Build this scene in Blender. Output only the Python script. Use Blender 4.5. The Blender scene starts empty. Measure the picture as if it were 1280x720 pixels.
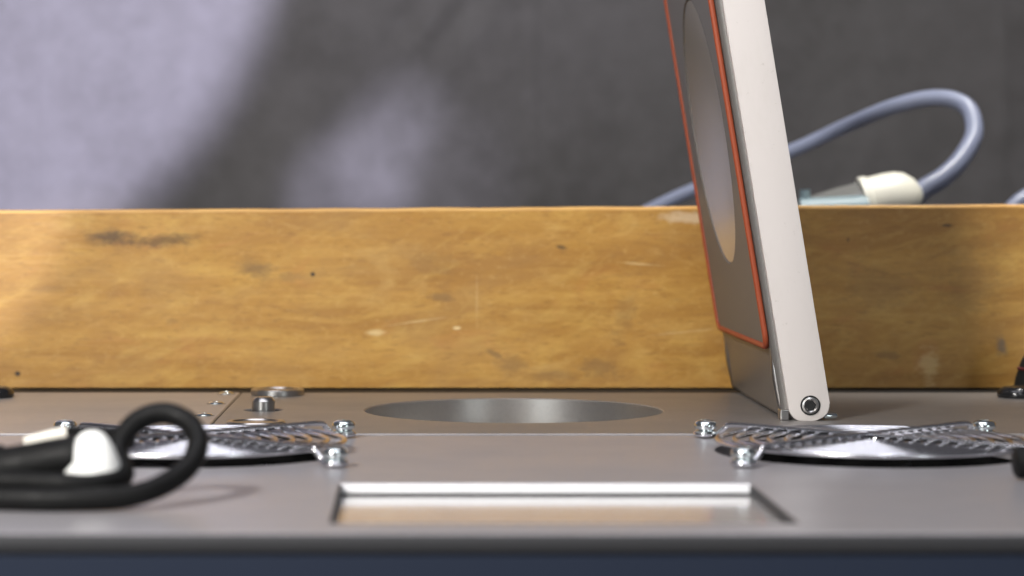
import bpy, bmesh, math, random
from mathutils import Vector, Matrix, noise
R = math.radians
S = 0.001                      # everything below is written in millimetres
random.seed(7)
scn = bpy.context.scene
COL = scn.collection
EYE = 58.0                     # camera height above the metal panel

# ------------------------------------------------------------------ camera
cam_d = bpy.data.cameras.new('camera')
cam = bpy.data.objects.new('camera', cam_d); COL.objects.link(cam)
cam.location = (0, 0, EYE*S); cam.rotation_euler = (R(90), 0, 0)
cam_d.sensor_width = 36.0
cam_d.lens = 36.0*3000/1280
cam_d.shift_x = 125/1280
cam_d.shift_y = -95/1280
cam_d.clip_start = 0.01; cam_d.clip_end = 20
cam_d.dof.use_dof = True
cam_d.dof.focus_distance = 0.665
cam_d.dof.aperture_fstop = 14.5
scn.camera = cam

# ------------------------------------------------------------------ world, lamps, exposure
w = bpy.data.worlds.new('World'); scn.world = w; w.use_nodes = True
w.node_tree.nodes['Background'].inputs[0].default_value = (0.92, 0.90, 1.0, 1)
w.node_tree.nodes['Background'].inputs[1].default_value = 0.085
scn.view_settings.view_transform = 'Standard'; scn.view_settings.look = 'None'
scn.view_settings.gamma = 1; scn.view_settings.exposure = 0.0

def aim(o, target):
    d = Vector(target)*S - o.location
    o.rotation_euler = d.to_track_quat('-Z', 'Y').to_euler()
def area(name, loc, target, sx, sy, power, col):
    l = bpy.data.lights.new(name, 'AREA'); l.shape = 'RECTANGLE'
    l.size = sx*S; l.size_y = sy*S; l.energy = power; l.color = col
    o = bpy.data.objects.new(name, l); COL.objects.link(o)
    o.location = Vector(loc)*S; aim(o, target); return o
def spot(name, loc, target, cone, blend, power, col, rad=2):
    l = bpy.data.lights.new(name, 'SPOT'); l.energy = power; l.color = col
    l.spot_size = R(cone); l.spot_blend = blend; l.shadow_soft_size = rad*S
    o = bpy.data.objects.new(name, l); COL.objects.link(o)
    o.location = Vector(loc)*S; aim(o, target); return o
area('key_softbox', (-330, 60, 420), (40, 690, 10), 95, 95, 6.6, (1.0, 0.965, 0.92))
area('fill_softbox', (110, -60, 480), (60, 640, 0), 75, 75, 0.7, (0.93, 0.96, 1.0))
area('overhead_strip', (0, 540, 600), (20, 600, 0), 560, 230, 1.7, (0.92, 0.92, 1.0))
area('window_left', (-470, -300, 150), (30, 580, 5), 200, 170, 1.0, (0.93, 1.0, 1.0))
area('window_right', (560, -300, 150), (30, 580, 5), 200, 170, .8, (0.93, 1.0, 1.0))
spot('rear_spot', (230, 830, 480), (165, 905, 20), 46, 0.5, 9.0, (1.0, 0.96, 0.9), 25)  # added behind the board to brighten cap, hose and the board's top edge
spot('window_beam', (-200, -250, 330), (-264, 1100, 219), 18.3, 0.17, 275.0, (0.74, 0.73, 1.0), 12)  # cone edge shaped to stand in for the diagonal cast shadow
spot('cloth_spot_patch', (-60, -250, 330), (-30, 1100, 64), 3.0, .85, 85, (0.76, 0.75, 1.0), 6)  # added spot: lower part of the lit patch on the cloth
spot('cloth_spot_streak', (-60, -250, 330), (-16, 1100, 84), 2.6, .9, 62, (0.76, 0.75, 1.0), 6)  # added spot carrying the lit patch up the diagonal
spot('cloth_spot_tip', (-60, -250, 330), (-3, 1100, 104), 2.2, 1.0, 48, (0.76, 0.75, 1.0), 6)  # small added spot for the patch's upper end
spot('cloth_spot_fade', (-60, -250, 330), (6, 1100, 70), 4.4, 1.0, 26, (0.76, 0.75, 1.0), 6)  # soft added spot fading the patch out to the right
spot('cloth_spot_haze', (-60, -250, 330), (10, 1100, 185), 12, 1.0, 16, (0.80, 0.78, 1.0), 8)  # wide, weak added spot that lifts the cloth's upper middle
spot('board_spot_low', (-260, -250, 300), (-172, 793, 62), 6.6, 0.35, 26.0, (1.0, 0.93, 0.88), 6)  # separate added spot for the bright patch at the board's left end

# ------------------------------------------------------------------ helpers
def link(name, me, mat=None, parent=None, smooth=None):
    o = bpy.data.objects.new(name, me); COL.objects.link(o)
    if mat: me.materials.append(mat)
    if parent: o.parent = parent
    if smooth is not None:
        for p in me.polygons: p.use_smooth = True
        if smooth < 180:
            try: me.set_sharp_from_angle(angle=R(smooth))
            except Exception: pass
    return o
def build(name, bm, mat=None, parent=None, smooth=None):
    bmesh.ops.recalc_face_normals(bm, faces=bm.faces)
    me = bpy.data.meshes.new(name); 
    bm.transform(Matrix.Scale(S, 4))
    bm.to_mesh(me); bm.free()
    return link(name, me, mat, parent, smooth)
def empty(name, loc=(0,0,0), parent=None):
    o = bpy.data.objects.new(name, None); COL.objects.link(o)
    o.location = Vector(loc)*S; o.empty_display_size = 0.02
    if parent: o.parent = parent
    return o
def tag(o, label=None, cat=None, group=None, kind=None):
    if label: o['label'] = label
    if cat: o['category'] = cat
    if group: o['group'] = group
    if kind: o['kind'] = kind
    return o
def box(bm, x0, x1, y0, y1, z0, z1, bevel=0, seg=2):
    r = bmesh.ops.create_cube(bm, size=1)
    vs = r['verts']
    for v in vs:
        v.co = Vector((x0+(v.co.x+.5)*(x1-x0), y0+(v.co.y+.5)*(y1-y0), z0+(v.co.z+.5)*(z1-z0)))
    if bevel:
        es = list({e for v in vs for e in v.link_edges})
        bmesh.ops.bevel(bm, geom=es, offset=bevel, segments=seg, affect='EDGES', profile=0.5)
def lathe(bm, prof, n=32, c=(0,0,0), axis='Z', close=True):
    rings = []
    for (r, z) in prof:
        if r < 1e-6: 
            p = [(0,0,z)]
        else:
            p = [(r*math.cos(2*math.pi*i/n), r*math.sin(2*math.pi*i/n), z) for i in range(n)]
        ring = []
        for q in p:
            if axis == 'Y': q = (q[0], q[2], q[1])
            if axis == 'X': q = (q[2], q[0], q[1])
            ring.append(bm.verts.new(Vector(q)+Vector(c)))
        rings.append(ring)
    for a, b in zip(rings, rings[1:]):
        if len(a) == 1 and len(b) == 1: continue
        for i in range(n):
            j = (i+1) % n
            if len(a) == 1: bm.faces.new((a[0], b[i], b[j]))
            elif len(b) == 1: bm.faces.new((a[i], a[j], b[0]))
            else: bm.faces.new((a[i], a[j], b[j], b[i]))
def catmull(pts, sub=8, closed=False):
    P = [Vector(p) for p in pts]; n = len(P); out = []
    rng = range(n if closed else n-1)
    for i in rng:
        p1 = P[i]; p2 = P[(i+1) % n]
        p0 = P[i-1] if (closed or i > 0) else 2*p1-p2
        p3 = P[(i+2) % n] if (closed or i < n-2) else 2*p2-p1
        for k in range(sub):
            t = k/sub
            out.append(0.5*((2*p1)+(-p0+p2)*t+(2*p0-5*p1+4*p2-p3)*t*t+(-p0+3*p1-3*p2+p3)*t**3))
    if not closed: out.append(P[-1])
    return out
def tube(bm, pts, r, n=12, closed=False):
    pts = [Vector(p) for p in pts]; m = len(pts)
    rad = r if callable(r) else (lambda t: r)
    rings = []; up = None
    for i, p in enumerate(pts):
        a = pts[i-1] if (i > 0 or closed) else p
        b = pts[(i+1) % m] if (i < m-1 or closed) else p
        t = (b-a).normalized()
        if up is None:
            up = Vector((0,0,1)) if abs(t.z) < .9 else Vector((1,0,0))
        up = (up - t*up.dot(t)).normalized(); s = t.cross(up)
        rr = rad(i/(m-1))
        rings.append([bm.verts.new(p+(up*math.cos(2*math.pi*k/n)+s*math.sin(2*math.pi*k/n))*rr) for k in range(n)])
    pairs = list(zip(rings, rings[1:]))
    if closed: pairs.append((rings[-1], rings[0]))
    for a, b in pairs:
        for k in range(n):
            j = (k+1) % n
            bm.faces.new((a[k], a[j], b[j], b[k]))
    if not closed:
        bm.faces.new(rings[0][::-1]); bm.faces.new(rings[-1])
def circ(cx, cy, r, n=96):
    return lambda o: [(cx+(r+o)*math.cos(2*math.pi*i/n), cy+(r+o)*math.sin(2*math.pi*i/n)) for i in range(n)]
def rect(x0, x1, y0, y1, rr=0, n=6):
    def f(o):
        a, b, c, d = x0-o, x1+o, y0-o, y1+o
        if rr == 0: return [(a,c),(b,c),(b,d),(a,d)]
        q = rr+o; out = []
        for cx, cy, s in ((b-q,c+q,-90),(b-q,d-q,0),(a+q,d-q,90),(a+q,c+q,180)):
            for k in range(n+1):
                t = R(s+90*k/n); out.append((cx+q*math.cos(t), cy+q*math.sin(t)))
        return out
    return f
def plate(name, outer, holes, z0, z1, ch, mat, parent, hole_ch=None, xf=None):
    """flat plate with real openings and a small chamfer round every edge"""
    hole_ch = ch if hole_ch is None else hole_ch
    bm = bmesh.new(); top_edges = []
    for f, sgn, c in [(outer, -1, ch)] + [(h, 1, hole_ch) for h in holes]:
        L = []
        st = 5 if c > 1 else 1
        for off, z in [(sgn*c*(1-math.sin(R(90*q/st))), z1-c*(1-math.cos(R(90*q/st)))) for q in range(st+1)]+[(0, z0)]:
            L.append([bm.verts.new((x, y, z)) for x, y in f(off)])
        n = len(L[0])
        for a, b in zip(L, L[1:]):
            for i in range(n):
                j = (i+1) % n
                bm.faces.new((a[i], a[j], b[j], b[i]))
        for i in range(n):
            top_edges.append(bm.edges.get((L[0][i], L[0][(i+1) % n])))
    bmesh.ops.triangle_fill(bm, edges=top_edges, use_beauty=True)
    if xf: bm.transform(xf)
    return build(name, bm, mat, parent, 35 if ch > 1 else None)

# ------------------------------------------------------------------ materials
def mat(name, col, rough=.5, metal=0., **kw):
    m = bpy.data.materials.new(name); m.use_nodes = True
    b = m.node_tree.nodes['Principled BSDF']
    b.inputs['Base Color'].default_value = (*col, 1)
    b.inputs['Roughness'].default_value = rough
    b.inputs['Metallic'].default_value = metal
    for k, v in kw.items(): b.inputs[k.replace('_', ' ')].default_value = v
    return m
class NT:
    def __init__(s, m):
        s.t = m.node_tree; s.b = s.t.nodes['Principled BSDF']
        s.co = s.t.nodes.new('ShaderNodeTexCoord').outputs['Object']
    def n(s, ty, **kw):
        x = s.t.nodes.new(ty)
        for k, v in kw.items(): setattr(x, k, v)
        return x
    def l(s, a, b): s.t.links.new(a, b)
    def scale(s, vec, sc, loc=(0,0,0)):
        m = s.n('ShaderNodeMapping'); s.l(vec, m.inputs[0])
        m.inputs['Scale'].default_value = sc; m.inputs['Location'].default_value = loc
        return m.outputs[0]
    def noise(s, vec, sc=1, det=4, rough=.55, dist=0):
        x = s.n('ShaderNodeTexNoise'); s.l(vec, x.inputs['Vector'])
        x.inputs['Scale'].default_value = sc; x.inputs['Detail'].default_value = det
        x.inputs['Roughness'].default_value = rough; x.inputs['Distortion'].default_value = dist
        return x.outputs['Fac']
    def ramp(s, fac, stops):
        r = s.n('ShaderNodeValToRGB'); s.l(fac, r.inputs[0])
        e = r.color_ramp.elements
        while len(e) < len(stops): e.new(.5)
        for k, (p, c) in zip(e, stops):
            k.position = p; k.color = (*c, 1) if len(c) == 3 else c
        return r.outputs[0]
    def rng(s, fac, a, b, c, d):
        r = s.n('ShaderNodeMapRange'); s.l(fac, r.inputs[0])
        for i, v in enumerate((a, b, c, d)): r.inputs[i+1].default_value = v
        return r.outputs[0]
    def mix(s, fac, a, b, mode='MIX'):
        m = s.n('ShaderNodeMix', data_type='RGBA', blend_type=mode)
        for sock, v in ((m.inputs[0], fac), (m.inputs[6], a), (m.inputs[7], b)):
            if hasattr(v, 'is_linked'): s.l(v, sock)
            elif isinstance(v, tuple): sock.default_value = (*v, 1)
            else: sock.default_value = v
        return m.outputs[2]
    def math(s, op, a, b=0.):
        m = s.n('ShaderNodeMath', operation=op)
        for sock, v in ((m.inputs[0], a), (m.inputs[1], b)):
            if hasattr(v, 'is_linked'): s.l(v, sock)
            else: sock.default_value = v
        return m.outputs[0]
    def bump(s, fac, strength, dist):
        b = s.n('ShaderNodeBump'); s.l(fac, b.inputs['Height'])
        b.inputs['Strength'].default_value = strength; b.inputs['Distance'].default_value = dist
        s.l(b.outputs[0], s.b.inputs['Normal'])

def panel_mat(name, col, metal, r0, r1):
    m = mat(name, col, .4, metal); t = NT(m)
    g = t.noise(t.co, 2600, 2, .6)                 # powdery metallic grain
    c = t.noise(t.co, 22, 4, .6)                   # handling marks
    base = t.mix(t.rng(g, .3, .7, 0, 1), tuple(v*.86 for v in col), tuple(min(1, v*1.12) for v in col))
    base = t.mix(t.rng(c, .45, .7, 0, .4), base, tuple(v*.8 for v in col))
    sc = t.noise(t.scale(t.co, (90, 2600, 500), (4, 2, 1)), 1, 2, .5, 2.)       # fine wipe scratches
    base = t.mix(t.rng(sc, .64, .72, 0, .3), base, tuple(min(1, v*1.5) for v in col))
    ds = t.noise(t.scale(t.co, (900, 900, 900), (3, 3, 3)), 1, 1, .5)            # grit
    base = t.mix(t.rng(ds, .74, .78, 0, .5), base, (.62, .60, .57))
    t.l(base, t.b.inputs['Base Color'])
    t.l(t.rng(c, .3, .7, r0, r1), t.b.inputs['Roughness'])
    t.bump(g, .12, .00005)
    return m
M = {}
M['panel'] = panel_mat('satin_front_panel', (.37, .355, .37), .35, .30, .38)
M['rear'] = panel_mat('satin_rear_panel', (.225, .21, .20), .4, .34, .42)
M['left'] = panel_mat('satin_left_panel', (.35, .33, .32), .4, .32, .40)
M['trim'] = mat('dark_edge_trim', (.034, .034, .037), .6, .0, Specular_IOR_Level=.25)
M['navy'] = mat('navy_enamel', (.015, .022, .042), .6, 0., Specular_IOR_Level=.3)
M['black'] = mat('black_rubber', (.010, .010, .010), .6, 0., Specular_IOR_Level=.2)
M['gloss_black'] = mat('gloss_black_plastic', (.012, .012, .013), .16)
M['void'] = mat('dark_fan_plastic', (.006, .006, .006), .7, 0., Specular_IOR_Level=.1)
M['chrome'] = mat('chrome_wire', (.76, .76, .79), .2, 1.)
M['screw'] = mat('zinc_screw', (.78, .84, .84), .16, 1.)
M['steel'] = mat('turned_steel', (.42, .41, .40), .28, 1.)
M['dark_hole'] = mat('socket_black', (.01, .01, .01), .5)
M['glass'] = mat('display_glass', (.44, .42, .41), .16, 0., Specular_IOR_Level=.8, Coat_Weight=.6, Coat_Roughness=.10)
M['bezel'] = mat('milled_aluminium_wall', (.92, .92, .95), .4, .0)
M['white_arm'] = mat('white_enamel', (.62, .575, .55), .45)
t = NT(M['white_arm'])
g = t.noise(t.scale(t.co, (60, 60, 25)), 1, 5, .7); g2 = t.noise(t.co, 500, 3, .7)
c = t.mix(t.rng(g, .5, .8, 0, .5), (.62, .575, .55), (.52, .48, .44)); c = t.mix(t.rng(g2, .66, .8, 0, .5), c, (.40, .36, .32))
t.l(c, t.b.inputs['Base Color'])
M['lid_metal'] = mat('lid_satin_metal', (.17, .16, .15), .5, .3, Specular_IOR_Level=.3)
M['lid_body'] = mat('lid_frame_metal', (.20, .19, .18), .38, .5, Specular_IOR_Level=.3)
M['dome'] = mat('lid_polished_dome', (.72, .71, .64), .36, 1.)
M['gasket'] = mat('orange_silicone', (.30, .055, .017), .55)
M['white_plastic'] = mat('white_plastic', (.93, .93, .90), .4)
M['cream_plastic'] = mat('cream_plastic', (.84, .82, .70), .4)
M['beige'] = mat('beige_sleeve', (.85, .80, .70), .4)
M['table'] = mat('dark_table', (.05, .052, .06), .6)

# bored well wall: steel with turning marks
m = mat('bored_well', (.5, .5, .5), .38, 1.); t = NT(m)
g = t.noise(t.scale(t.co, (300, 300, 4200)), 1, 3, .6); sp = t.noise(t.co, 900, 2, .7)
t.l(t.rng(g, .3, .7, .30, .36), t.b.inputs['Roughness'])
t.l(t.mix(t.rng(sp, .5, .8, 0, .4), (.60, .58, .56), (.44, .42, .41)), t.b.inputs['Base Color'])
t.bump(sp, .08, .00005)
M['well'] = m

# black cable jacket: faint scuffs
m = M['jacket'] = mat('cable_jacket', (.006, .006, .006), .5, 0., Specular_IOR_Level=.16); t = NT(m)
t.l(t.rng(t.noise(t.co, 400, 4, .7), .35, .75, .42, .7), t.b.inputs['Roughness'])
t.bump(t.noise(t.co, 700, 4, .7), .3, .0004)

# translucent bluish hose
M['hose'] = mat('translucent_hose', (.25, .28, .39), .35, 0., Transmission_Weight=.25)
M['barrel'] = mat('clear_plastic_barrel', (.34, .34, .32), .2, 0., Transmission_Weight=.45)
M['blue_label'] = mat('pale_blue_liner', (.24, .33, .36), .45)

# ------------------------------------------------------------------ setting: table and cloth backdrop
bm = bmesh.new(); box(bm, -900, 1000, 380, 1500, -90, -62)
tag(build('table_top', bm, M['table']), kind='structure')

m = mat('grey_cloth', (.17, .16, .165), .9); t = NT(m)
n1 = t.noise(t.co, 14, 5, .6); n2 = t.noise(t.co, 90, 3, .6); n3 = t.noise(t.co, 1500, 2, .5)
c = t.mix(t.rng(n1, .35, .65, 0, 1), (.078, .073, .072), (.106, .100, .100))
c = t.mix(t.rng(n2, .4, .7, 0, .3), c, (.142, .134, .138))
t.l(c, t.b.inputs['Base Color']); t.b.inputs['Sheen Weight'].default_value = .2
t.bump(t.math('ADD', t.math('MULTIPLY', n2, .8), t.math('MULTIPLY', n3, .25)), .5, .0015)
def backdrop():
    YB = 1100; k = YB/3000
    x0, x1, z0, z1 = -420, 620, -62, 420
    nx, nz = 420, 200; V = []; F = []
    def px(x): return 515+x/k
    def py(z): return 265-(z-EYE)/k
    for j in range(nz+1):
        for i in range(nx+1):
            x = x0+(x1-x0)*i/nx; z = z0+(z1-z0)*j/nz
            u, v = px(x), py(z); y = 0.
            y += 9*noise.noise(Vector((x*.008, z*.006, 1.3)))            # slow drape
            y += 1.6*noise.noise(Vector((x*.03, z*.024, 7.3)))
            y += .5*noise.noise(Vector((x*.09, z*.07, 3.1)))
            # pressed-in folding creases
            for cu, a, wd in ((58, -.9, 5), (665, -.7, 5), (1250, -.7, 6), (-560, -.9, 6)):
                y += a*math.exp(-((u-cu)/wd)**2)
            for cv, a, wd in ((22, -.9, 5), (-560, -.9, 5)):
                y += a*math.exp(-((v-cv)/wd)**2)*(1/(1+math.exp((u-70)/18)))
            # gathered wrinkles above the dark band
            s = (u-560)*.80+(v-20)*.60; q = -(u-560)*.60+(v-20)*.80
            y += 1.6*math.sin(s/9.0)*math.exp(-(s/60)**2-(q/70)**2)
            # long diagonal fold, shaped in to deepen the dark cast-shadow band
            s = (u-290)*.87+(v-200)*.49; q = -(u-290)*.49+(v-200)*.87
            y += 7*math.exp(-(s/55)**2)*(1/(1+math.exp(-(q+150)/60)))
            V.append((x*S, (YB+y)*S, z*S))
    for j in range(nz):
        for i in range(nx):
            a = j*(nx+1)+i; F.append((a, a+1, a+nx+2, a+nx+1))
    me = bpy.data.meshes.new('cloth_backdrop'); me.from_pydata(V, [], F); me.update()
    o = link('cloth_backdrop', me, m, None, 180)
    tag(o, 'creased grey cloth hanging as backdrop behind the wooden board', 'cloth')
backdrop()

# ------------------------------------------------------------------ wooden board
m = mat('worn_plywood', (.5, .3, .1), .42); t = NT(m)
fib = t.noise(t.scale(t.co, (9, 60, 120)), 1, 6, .6, .6)
fine = t.noise(t.scale(t.co, (60, 400, 700)), 1, 4, .65, .2)
blot = t.noise(t.scale(t.co, (24, 30, 40)), 1, 5, .6, .4)
blot2 = t.noise(t.scale(t.co, (45, 60, 100), (3, 1, 7)), 1, 4, .6, .8)
mot = t.noise(t.scale(t.co, (34, 60, 105), (9, 4, 2)), 1, 7, .68, .9)
c = t.ramp(fib, [(.28, (.345, .165, .030)), (.5, (.43, .222, .043)), (.72, (.52, .290, .066))])
c = t.mix(t.rng(mot, .51, .64, 0, .5), c, (.60, .36, .085))
c = t.mix(t.rng(mot, .47, .35, 0, .45), c, (.29, .135, .030))
pore = t.noise(t.scale(t.co, (210, 400, 1100), (1, 8, 3)), 1, 3, .6, .3)
c = t.mix(t.rng(pore, .56, .70, 0, .55), c, (.26, .125, .03))
spk = t.noise(t.scale(t.co, (330, 400, 520), (5, 1, 3)), 1, 5, .75)
c = t.mix(t.rng(spk, .55, .75, 0, .5), c, (.62, .40, .13))
c = t.mix(t.rng(spk, .42, .28, 0, .5), c, (.27, .14, .04))
c = t.mix(t.rng(fine, .45, .75, 0, .35), c, (.42, .21, .05))
c = t.mix(t.rng(blot, .50, .72, 0, .55), c, (.36, .20, .060))
c = t.mix(t.rng(blot2, .58, .78, 0, .6), c, (.58, .36, .11))
c = t.mix(t.rng(blot2, .40, .22, 0, .35), c, (.46, .17, .05))
dm = t.n('ShaderNodeMapping'); t.l(t.co, dm.inputs[0]); dm.inputs['Rotation'].default_value = (0, R(24), 0)
dg = t.noise(t.scale(dm.outputs[0], (30, 60, 150), (2, 2, 9)), 1, 6, .7, .8)
c = t.mix(t.rng(dg, .53, .70, 0, .38), c, (.60, .38, .10))
c = t.mix(t.rng(dg, .45, .30, 0, .32), c, (.30, .15, .04))
KB = 793/3000
def mark(c, px, py, rx, ry, col, strength=1., wob=.8, ang=0, soft=.5):
    mp = t.n('ShaderNodeMapping'); mp.vector_type = 'TEXTURE'
    t.l(t.co, mp.inputs[0])
    mp.inputs['Location'].default_value = ((px-515)*KB*S, 0, (EYE-(py-265)*KB)*S)
    mp.inputs['Rotation'].default_value = (0, R(ang), 0)
    mp.inputs['Scale'].default_value = (rx*KB*S, 1, ry*KB*S)
    sep = t.n('ShaderNodeSeparateXYZ'); t.l(mp.outputs[0], sep.inputs[0])
    a = t.math('ADD', t.math('POWER', t.math('ABSOLUTE', sep.outputs[0]), 2.), t.math('POWER', t.math('ABSOLUTE', sep.outputs[2]), 2.))
    nn = t.noise(t.scale(t.co, (130, 100, 260), (px*.01, 0, py*.01)), 1, 4, .7)
    n2 = t.noise(t.scale(t.co, (420, 100, 900), (px*.02, 0, py*.02)), 1, 4, .75)
    a = t.math('ADD', t.math('SQRT', a), t.math('MULTIPLY', t.math('SUBTRACT', nn, .5), wob*2))
    a = t.math('ADD', a, t.math('MULTIPLY', t.math('SUBTRACT', n2, .5), wob*1.8))
    return t.mix(t.rng(a, 1+soft*.3, 1-soft, 0, strength), c, col)
dk = (.10, .055, .022); md = (.20, .115, .045); lt = (.78, .60, .30)
for a in [(140,297,36,10,dk,.9,.8,2,.8), (205,301,40,8,dk,.7,1.0,-3,.8), (322,338,26,13,md,.75,1,18,.9), (360,347,18,6,md,.4,1,0),
          (391,343,3.4,3.2,(.02,.012,.008),.95,.1), (22,467,4,3.6,(.02,.012,.008),.95,.1), (552,371,16,6,md,.6,1),
          (545,330,30,14,md,.25,1.2), (702,309,8,3,dk,.8,.6,12), (470,416,13,5,lt,.6,.6,-3), (571,410,5,2.4,lt,.8,.5),
          (520,402,36,1.4,lt,.35,.8,-8), (1184,282,9,2.4,dk,.9,.5,2), (1252,432,8,12,(.12,.11,.10),.7,.8), (1110,444,14,6,md,.5,1),
          (868,272,50,8,(.72,.58,.40),.6,.6,2), (640,455,22,12,md,.4,1.2), (750,460,24,14,md,.45,1.3), (855,415,40,1.6,lt,.25,.8,-6),
          (800,330,28,1.8,lt,.4,.8,5), (1160,455,14,22,lt,.4,1.0), (620,444,14,4,md,.6,.9,30), (596,375,2.0,34,lt,.16,.7),
          (60,362,20,5,md,.25,1), (215,402,8,3,md,.3,1), (1060,300,2,3,dk,.6,.4), (780,395,12,30,md,.25,1.3,20), (690,470,30,8,md,.35,1.2),
          (985,280,20,8,md,.3,1), (1100,360,50,30,md,.25,1.4), (1215,345,40,40,md,.25,1.4), (930,460,30,14,md,.3,1.2)]:
    c = mark(c, *a)
t.l(c, t.b.inputs['Base Color'])
t.l(t.rng(blot, .3, .7, .36, .55), t.b.inputs['Roughness'])
t.bump(fine, .25, .0004)
M['wood'] = m
e = t.b
m2 = mat('board_sawn_edge', (.80, .52, .20), .5); t2 = NT(m2)
f2 = t2.noise(t2.scale(t2.co, (40, 900, 300)), 1, 4, .6)
t2.l(t2.ramp(f2, [(.3, (.52, .27, .07)), (.7, (.70, .42, .13))]), t2.b.inputs['Base Color'])
def board():
    root = empty('wooden_board', (30, 802, 0))
    bm = bmesh.new(); nx = 120; X0, X1 = -420, 480; Y0, Y1 = 793, 811
    rows = []
    for i in range(nx+1):
        x = X0+(X1-X0)*i/nx
        zt = 58.6+(x+136)*(1.9/338)+.22*noise.noise(Vector((x*.06, 0, 0)))+.08*noise.noise(Vector((x*.4, 0, 5)))
        prof = [(Y0, .0), (Y0, zt-1.0), (Y0+.25, zt-.35), (Y0+.9, zt), (Y1-.9, zt), (Y1-.2, zt-.9), (Y1, .0)]
        rows.append([bm.verts.new((x-30, y-802, z)) for y, z in prof])
    for a, b in zip(rows, rows[1:]):
        for k in range(len(a)):
            j = (k+1) % len(a); f = bm.faces.new((a[k], b[k], b[j], a[j]))
            f.material_index = 1 if k in (1, 2, 3, 4) else 0
    bm.faces.new(rows[0]); bm.faces.new(rows[-1][::-1])
    o = build('plank', bm, M['wood'], root); o.data.materials.append(m2)
    # texture coordinates are in this object's own space, so shift the object origin to the scene origin
    o.data.transform(Matrix.Translation(Vector((30, 802, 0))*S)); o.location = Vector((-30, -802, 0))*S
    tag(root, 'long stained plywood board standing on edge behind the metal panel', 'wooden board')
board()

# ------------------------------------------------------------------ instrument
INS = empty('laboratory_instrument', (29, 600, -60))
tag(INS, 'satin grey metal bench instrument with two chrome fan guards, round well and raised white lid', 'instrument')
def part(o):
    "keep world position while parenting to the instrument base"
    o.parent = INS; o.location = o.location - INS.location; return o
XL, XR = -146, 205
part(plate('housing', rect(XL+1.2, XR-1.2, 431.2, 812), [rect(XL+4, XR-4, 434, 766)], -60, -3.65, .3, M['navy'], None))
bm = bmesh.new(); box(bm, XL+3.5, XR-3.5, 433.5, 766.5, -59.5, -57)
part(build('housing_floor', bm, M['void']))
bm = bmesh.new(); box(bm, XL, XR, 430.6, 433.3, -3.6, -.12, 1.1, 5)
part(build('front_trim', bm, M['trim'], smooth=40))
bm = bmesh.new(); box(bm, XL, XR, 766.3, 812, -3.2, -.6, .1)
part(build('gap_strip', bm, M['black']))  # black strip filling the gap between panel and board
GX = (-53.3, 111.2); GY = 581.0
WX0, WX1, WY0, WY1 = -15.5, 72.5, 447, 513
part(plate('front_panel', rect(XL, XR, 433.4, 624.0), [circ(GX[0], GY, 37.6), circ(GX[1], GY, 37.6), rect(WX0, WX1, WY0, WY1, 1.5)],
      -3.0, 0, .2, M['panel'], None, .15))
HX, HY, HR = 29.5, 699, 43.2
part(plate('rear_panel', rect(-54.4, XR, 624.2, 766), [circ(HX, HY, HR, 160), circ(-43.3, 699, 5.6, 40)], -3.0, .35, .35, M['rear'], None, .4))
part(plate('side_panel', rect(XL, -54.8, 624.2, 766), [], -3.0, .40, .35, M['left'], None, .2))
# round well
bm = bmesh.new()
lathe(bm, [(HR-.02, .12), (HR-.05, -26), (HR-3, -29), (9, -29), (9, -22), (0, -22)], 160, (HX, HY, 0))
bmesh.ops.recalc_face_normals(bm, faces=bm.faces)
part(build('well', bm, M['well'], smooth=40))
# display window: bright milled wall, dark strip for the gap's shadow, glossy pane
bm = bmesh.new()
box(bm, WX0+.15, WX1-.15, WY1-.9, WY1-.02, -2.0, -.12, .1); part(build('window_back_bezel', bm, M['bezel']))
for a, b in ((WX0+.02, WX0+.5), (WX1-.5, WX1-.02)):
    bm = bmesh.new(); box(bm, a, b, WY0+.2, WY1-1, -2.44, -.2, .08); part(build('window_side_bezel', bm, M['trim']))
bm = bmesh.new(); box(bm, WX0+.6, WX1-.6, WY1-1.6, WY1-.95, -2.6, -2.0); part(build('window_gap_shade', bm, M['dark_hole']))
bm = bmesh.new(); box(bm, WX0-1, WX1+1, WY0-1, WY1+1, -2.6, -2.45); part(build('window_pane', bm, M['glass']))

# fans and chrome finger guards
def guard(cx):
    g = empty('fan_guard', (cx, GY, 0))
    for k in range(9):
        r = 37.0-4.15*k
        if k == 8: r = 4.4
        bm = bmesh.new(); n = max(24, int(96*r/37))
        tube(bm, [(r*math.cos(2*math.pi*i/n), r*math.sin(2*math.pi*i/n), 2.6) for i in range(n)], .70, 10, True)
        build('ring', bm, M['chrome'], g, 180)
    h = 35.75
    for s in (1, -1):
        a = h-3.2
        loopr = 2.5; pts = []
        d = Vector((1, s, 0)).normalized()
        def end(sgn):
            c = Vector((h, h*s, 0))*sgn; dd = d*sgn; p = Vector((-dd.y, dd.x, 0)); out = []
            for q in range(0, 13):
                th = R(200+q*27)
                out.append(c+dd*loopr*math.cos(th)*1.0+p*loopr*math.sin(th)+Vector((0,0,.95)))
            return out
        e1 = end(1); e2 = end(-1)
        c1 = Vector((h, h*s, 0))
        mid = [d*(-46.4)+Vector((0,0,1.3)), d*(-44.2)+Vector((0,0,3.0)), d*(-42.2)+Vector((0,0,4.2)), d*(-30)+Vector((0,0,4.3)),
               Vector((0, 0, 4.3)), d*30+Vector((0,0,4.3)), d*42.2+Vector((0,0,4.2)), d*44.2+Vector((0,0,3.0)), d*46.4+Vector((0,0,1.3))]
        if s == -1: mid = [v-Vector((0,0,.35)) if abs(v.z) > 4 else v for v in mid]
        path = catmull(e2[::-1], 2)+catmull(mid, 5)+catmull(e1, 2)
        bm = bmesh.new(); tube(bm, path, .7, 10); build('spoke', bm, M['chrome'], g, 180)
    return part(g)
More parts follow.
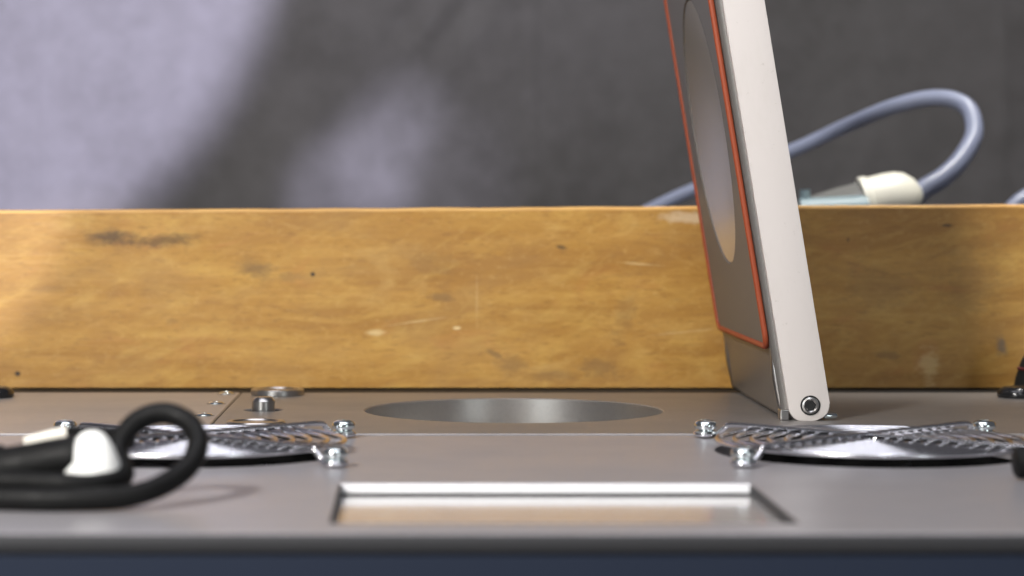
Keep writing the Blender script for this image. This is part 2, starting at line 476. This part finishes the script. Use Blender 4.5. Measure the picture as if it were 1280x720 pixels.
def fan(cx):
    f = empty('fan', (cx, GY, 0))
    bm = bmesh.new(); lathe(bm, [(37.7, -.2), (37.7, -22), (0, -22)], 64); build('shroud', bm, M['void'], f, 40)
    bm = bmesh.new(); lathe(bm, [(15, -22), (15, -6.5), (14, -5.5), (0, -5.5)], 40); build('hub', bm, M['void'], f, 40)
    for k in range(7):
        bm = bmesh.new(); a0 = 2*math.pi*k/7; L = []
        for i in range(5):
            r = 15.2+i*5.2; L.append([bm.verts.new((r*math.cos(a0+b+i*.05), r*math.sin(a0+b+i*.05), z)) for b, z in ((0, -7), (.35, -10), (.65, -16))])
        for a, b in zip(L, L[1:]):
            for j in range(2): bm.faces.new((a[j], a[j+1], b[j+1], b[j]))
        o = build('blade', bm, M['void'], f, 180)
        s = o.modifiers.new('solid', 'SOLIDIFY'); s.thickness = .001
    return part(f)
for cx in GX: fan(cx); guard(cx)

def screw_mesh():
    bm = bmesh.new(); n = 48
    # pan head over a flange, with a cross recess sunk in the top
    prof = [(2.45, 0.0), (2.75, .15), (2.75, .75), (2.35, .95), (2.30, 1.25), (2.85, 1.45), (3.0, 1.9), (2.95, 2.6), (2.6, 3.15), (1.95, 3.45)]
    rings = []
    for r, z in prof: rings.append([bm.verts.new((r*math.cos(2*math.pi*i/n), r*math.sin(2*math.pi*i/n), z)) for i in range(n)])
    def star(z, f):
        out = []
        for i in range(n):
            a = 2*math.pi*i/n; r = (.5+1.15*abs(math.cos(2*a))**8)*f
            out.append(bm.verts.new((r*math.cos(a), r*math.sin(a), z)))
        return out
    rings += [star(3.58, 1.), star(2.5, .8)]
    for a, b in zip(rings, rings[1:]):
        for i in range(n): bm.faces.new((a[i], a[(i+1) % n], b[(i+1) % n], b[i]))
    bm.faces.new(rings[-1]); bm.faces.new(rings[0][::-1])
    bmesh.ops.recalc_face_normals(bm, faces=bm.faces); bm.transform(Matrix.Scale(S, 4))
    me = bpy.data.meshes.new('guard_screw'); bm.to_mesh(me); bm.free()
    me.materials.append(M['screw'])
    for p in me.polygons: p.use_smooth = True
    me.set_sharp_from_angle(angle=R(35)); return me
SM = screw_mesh()
k = 0
for cx in GX:
    for sx in (-1, 1):
        for sy in (1, -1):
            o = bpy.data.objects.new('guard_screw', SM); COL.objects.link(o)
            o.location = Vector((cx+sx*35.75, GY+sy*35.3, 1.0))*S; o.rotation_euler.z = R(17+k*31); k += 1
            part(o)
# countersunk screws on the side panel
bm = bmesh.new(); n = 32
lathe(bm, [(2.35, 0), (2.35, .15), (2.1, .42), (1.5, .62), (1.1, .66), (.9, -.1), (0, -.2)], 32)
bmesh.ops.recalc_face_normals(bm, faces=bm.faces)
cs = None
for y in (679, 721, 760):
    bmr = bmesh.new(); lathe(bmr, [(2.35, .401), (2.36, .404), (2.95, .404), (2.96, .401)], 32, (-58.8, y, 0))
    part(build('screw_countersink', bmr, M['dark_hole']))
for y in (679, 721, 760):
    if cs is None: cs = build('countersunk_screw', bm, M['screw'], None, 30); o = cs
    else: o = cs.copy(); o.parent = None; COL.objects.link(o)
    o.location = Vector((-58.8, y, .41))*S; part(o)
# locating pin and two raised buttons
bm = bmesh.new(); lathe(bm, [(0, -4), (3.4, -4), (3.4, 3.0), (2.6, 4.0), (2.3, 4.15), (0, 4.2)], 48, (-43.3, 699, 0))
part(build('locating_pin', bm, M['steel'], smooth=30))
bm = bmesh.new(); lathe(bm, [(0, -3.2), (5.55, -3.2), (5.55, -1.2), (3.6, -1.2)], 40, (-43.3, 699, 0)); part(build('pin_socket', bm, M['trim'], smooth=30))
for y, r, h in ((757, 8.4, 1.9), (652, 8.0, .95)):
    bm = bmesh.new(); lathe(bm, [(r-.3, 0), (r, .2), (r, h-.3), (r-.3, h), (r-1.6, h), (r-1.9, h-.35), (0, h-.35)], 64, (-42.4, y, .35))
    part(build('round_button', bm, M['steel'], smooth=30))
# black domed feet / knobs at both rear corners
for x in (-130.3, 188.6):
    bm = bmesh.new(); lathe(bm, [(6.2, 0), (6.6, .4), (6.6, 1.4), (5.9, 2.6), (4.4, 3.35), (2.6, 3.55), (2.2, 3.2), (0, 3.1)], 48, (x, 746, .42))
    part(build('domed_knob', bm, M['gloss_black'], smooth=50))

# lid ---------------------------------------------------------------
LID = empty('lid', (110.0, 664, 4.6))
def lprism(pts, y0, y1, bev, name, mt, seg=3, smooth=40):
    bm = bmesh.new()
    a = [bm.verts.new((x, y0, z)) for x, z in pts]; b = [bm.verts.new((x, y1, z)) for x, z in pts]
    n = len(pts); f0 = bm.faces.new(a); f1 = bm.faces.new(b[::-1])
    for i in range(n): bm.faces.new((a[i], a[(i+1) % n], b[(i+1) % n], b[i]))
    if bev:
        es = list(f0.edges)+list(f1.edges)
        bmesh.ops.bevel(bm, geom=es, offset=bev, segments=seg, affect='EDGES', profile=.5)
    return build(name, bm, mt, LID, smooth)
def rprof(x0, x1, z0, z1, r, top=.8, n=7):
    out = []
    for cx, cz, s, rr in ((x1-r, z0+r, -90, r), (x1-top, z1-top, 0, top), (x0+top, z1-top, 90, top), (x0+r, z0+r, 180, r)):
        for k in range(n): th = R(s+90*k/(n-1)); out.append((cx+rr*math.cos(th), cz+rr*math.sin(th)))
    return out
LH = 152
for y0 in (-1.4, 118.6):
    lprism(rprof(-6.0, 5.4, -4.3, LH, 4.2), y0, y0+2.8, .35, 'side_plate', M['white_arm'], 3)
# inner body with rounded corners and a round dish sunk into it; built flat, then stood up (plate x -> y, plate y -> z, plate z -> -x)
UP = Matrix(((0,0,-1,0),(1,0,0,0),(0,1,0,0),(0,0,0,1)))
plate('frame', rect(1.6, 118.4, -3.6, LH-1), [circ(60, 80, 40, 72)], -4.0, 7.8, 2.6, M['lid_body'], LID, .2, UP)
plate('inner_plate', rect(3.6, 116.4, 17.6, 143, 3), [circ(60, 80, 40.2, 72)], 7.7, 8.6, .2, M['lid_metal'], LID, .2, UP)
bm = bmesh.new(); bmesh.ops.create_cube(bm, size=1)
for v in bm.verts: v.co = Vector((1.2+(v.co.x+.5)*3.4, 2+(v.co.y+.5)*116, -3+(v.co.z+.5)*(LH-5)))
build('back_cover', bm, M['lid_body'], LID)
f = rect(3.4, 116.6, 17.4, 143.2, 4, 6)
bm = bmesh.new(); tube(bm, [(-8.6, y, z) for y, z in f(0)], .85, 12, True); build('gasket', bm, M['gasket'], LID, 180)
bm = bmesh.new(); prof = []
for i in range(19):
    a = i/18; prof.append((39.9*a, -8.2+9.0*(1-a*a)))
prof[0] = (0, prof[0][1]); lathe(bm, prof, 96, (0, 60, 80), 'X')
build('dish', bm, M['dome'], LID, 60)
for y in (4.2, 112.6):  # polished bars added to catch the lid's corner highlights
    bm = bmesh.new()
    tube(bm, [(-7.3, y, -1.5+i*1.55) for i in range(12)], lambda t: .25+1.0*math.sin(math.pi*min(.97, max(.03, t)))**.6, 14)
    build('corner_glint_bar', bm, M['steel'], LID, 180)
# pivot: socket screw in a countersunk bore
bm = bmesh.new(); lathe(bm, [(2.75, -1.38), (2.75, -1.62), (2.35, -1.62), (2.35, -1.42)], 40, (0, 0, 0), 'Y'); build('pivot_bore_ring', bm, M['dark_hole'], LID, 40)
bm = bmesh.new(); lathe(bm, [(2.3, -1.3), (2.3, -1.85), (1.85, -2.0), (1.5, -1.75)], 40, (0, 0, 0), 'Y')
L0 = []
build('pivot_bush', bm, M['steel'], LID, 30)
bm = bmesh.new(); lathe(bm, [(1.55, -1.72), (1.0, -1.72), (.95, -1.45), (0, -1.43)], 6, (0, 0, 0), 'Y'); build('hex_socket', bm, M['dark_hole'], LID)
LID.rotation_euler = (0, R(-9.2), R(-.6))
part(LID)
# hinge bracket and its pins on the panel
bm = bmesh.new(); box(bm, 101.8, 104.2, 663.2, 668.5, .4, 3.4, .3); part(build('hinge_bracket', bm, M['steel']))
bm = bmesh.new(); box(bm, 106, 114.5, 668, 674, .4, 6.6, .5); part(build('hinge_block', bm, M['trim']))
bm = bmesh.new(); lathe(bm, [(0, 114), (.8, 114), (.8, 117.2), (.5, 117.6), (0, 117.7)], 16, (0, 664, 1.6), 'X'); part(build('hinge_pin', bm, M['screw'], smooth=40))

# ------------------------------------------------------------------ coiled black cable, front left
CAB = empty('black_cable', (-70, 475, 0))
tag(CAB, 'thick black cable looped over itself with white dome cap, at front left', 'cable')
def under(root, o): o.parent = root; o.location = o.location-root.location; return o
pts = [(-118, 470, 3), (-100, 472, 2.4), (-84, 467, 2.3), (-67, 464.4, 2.3), (-54, 467, 2.9), (-45.8, 475, 6.2), (-43.0, 482, 11), (-45.4, 487, 15.2), (-50.8, 489, 17.0),
       (-56.4, 488, 15), (-59.4, 484, 10), (-57.5, 477, 5.6), (-62, 470.2, 4.5), (-70, 468.6, 4.9), (-82, 472, 4.9), (-100, 474, 4.6), (-122, 480, 4)]
bm = bmesh.new(); tube(bm, catmull(pts, 10), 2.25, 16); under(CAB, build('cord', bm, M['jacket'], smooth=180))
bm = bmesh.new()
ax = [(-110, 484, 4.95), (-96, 482, 5.1), (-82, 480, 6.3), (-72, 478, 8.2), (-68.5, 477.4, 8.9), (-66, 477, 9.3)]
rad = lambda t: 4.9-.6*t if t < .85 else 4.4
tube(bm, catmull(ax, 6), rad, 24)
under(CAB, build('plug_sleeve', bm, M['jacket'], smooth=60))
for i in range(4):
    p = Vector((-92+i*3.0, 481.6-i*.5, 5.4+i*.35)); d = Vector((14, -3, 1.4)).normalized()
    bm = bmesh.new(); c = []
    tube(bm, [p, p+d*1.1], 4.95, 24); under(CAB, build('grip_rib', bm, M['black'], smooth=40))
bm = bmesh.new()     # white cap: bluff dome, flat below
prof = [(6.1, -5.4), (6.2, -4.2), (6.0, -2.4), (5.2, -.2), (4.3, 2.0), (3.2, 3.8), (2.1, 4.9), (1.0, 5.35), (0, 5.4)]
lathe(bm, [(0, -5.5), (5.6, -5.5)]+prof, 40, (-63.5, 477, 9.2)); under(CAB, build('end_cap', bm, M['white_plastic'], smooth=60))
bm = bmesh.new(); tube(bm, catmull([(-80.5, 502, 9.6), (-77, 501, 10.6), (-71.5, 500, 12.0)], 4), 1.5, 14)
under(CAB, build('white_sleeve', bm, M['beige'], smooth=60))
bm = bmesh.new(); tube(bm, catmull([(-71.5, 500, 12.0), (-66, 495, 12.6), (-60, 489, 12.4), (-57, 486, 11.0)], 4), 1.3, 12)
under(CAB, build('thin_lead', bm, M['jacket'], smooth=60))

# black plug at the right edge in front of the right guard
PL = empty('black_plug', (140, 519, 0))
tag(PL, 'stubby black plug lying beside the right fan guard at the right edge', 'plug')
bm = bmesh.new(); lathe(bm, [(0, 130.2), (2.6, 130.2), (3.3, 130.7), (3.5, 131.5), (3.5, 150), (2.6, 156), (2.4, 160), (0, 160)], 32, (0, 519, 3.9), 'X')
under(PL, build('plug_body', bm, M['jacket'], smooth=40))
bm = bmesh.new(); tube(bm, catmull([(158, 519, 3.9), (172, 517, 3.0), (190, 510, 2.4), (203, 498, 2.4)], 6), 2.1, 14); under(PL, build('cord', bm, M['jacket'], smooth=180))

# dark connector with red collar behind the right knob
RC = empty('black_connector', (203, 764, 0))
tag(RC, 'dark rubber connector with a deep red collar standing by the board at the right edge', 'connector')
bm = bmesh.new(); lathe(bm, [(0, .36), (10.5, .36), (10.8, 1.2), (10.2, 5), (8.6, 10), (5.8, 15.5), (4, 18), (0, 18.6)], 40, (202.5, 764, 0)); under(RC, build('boot', bm, M['black'], smooth=50))
bm = bmesh.new(); tube(bm, [(202.5+9.3*math.cos(R(a)), 764+9.3*math.sin(R(a)), 8.2) for a in range(0, 360, 9)], .5, 8, True); under(RC, build('collar', bm, mat('deep_red_rubber', (.07, .008, .01), .5), smooth=180))

# ------------------------------------------------------------------ infusion hose and connector behind the board
def P(px, py, d): return ((px-515)*d/3000, d, EYE-(py-265)*d/3000)
HO = empty('clear_tube_connector', (170, 880, 30))
tag(HO, 'plastic connector with pale cap and looping blue-grey hose rising behind the wooden board', 'connector')
pts = [P(1132,262,885), P(1150,240,886), P(1178,222,888), P(1202,198,892), P(1218,165,898), P(1208,133,905), P(1172,122,912), P(1120,132,920), P(1060,156,930),
       P(1000,184,940), P(940,208,948), P(880,232,955), P(840,249,960), P(790,275,965), P(740,310,965)]
bm = bmesh.new(); tube(bm, catmull(pts, 8), lambda t: 4.0-1.3*min(1, t*1.6), 16); under(HO, build('hose', bm, M['hose'], smooth=180))
# frame for the connector axis: runs down to the left, cap at the right
a = Vector(P(1146,242,884)); b = Vector(P(985,275,884)); ax = (b-a).normalized()
q = ax.to_track_quat('Z', 'Y').to_matrix().to_4x4(); q.translation = a
def ax_lathe(name, prof, mt):
    bm = bmesh.new(); lathe(bm, prof, 40); bm.transform(q); return under(HO, build(name, bm, mt, smooth=40))
ax_lathe('cap', [(0, -2.0), (2.2, -1.8), (5.8, .2), (8.6, 3.6), (9.6, 7.0), (9.8, 11), (9.5, 17.3), (10.2, 17.8), (10.2, 20.4), (9.6, 20.8), (0, 20.8)], M['cream_plastic'])
ax_lathe('barrel', [(0, 20.9), (8.6, 20.9), (8.0, 30), (7.0, 38), (6.0, 44), (4.4, 46), (4.2, 58), (0, 58)], M['barrel'])
bm = bmesh.new(); tube(bm, [P(1084, 262, 876), P(1060, 263, 876), P(1000, 266, 876)], 5.2, 24); under(HO, build('liner', bm, M['blue_label'], smooth=40))
bm = bmesh.new(); tube(bm, [P(1007, 266, 876), P(1006, 237, 876)], 1.9, 16); under(HO, build('side_port', bm, M['blue_label'], smooth=40))
H2 = empty('grey_hose', (240, 900, 30))
tag(H2, 'short stretch of blue-grey hose just showing over the board at the far right edge', 'hose')
pts = [P(1225,300,900), P(1258,268,900), P(1278,249,902), P(1310,236,905), P(1370,240,910), P(1420,280,915)]
bm = bmesh.new(); tube(bm, catmull(pts, 6), 3.0, 14); under(H2, build('hose', bm, M['hose'], smooth=180))
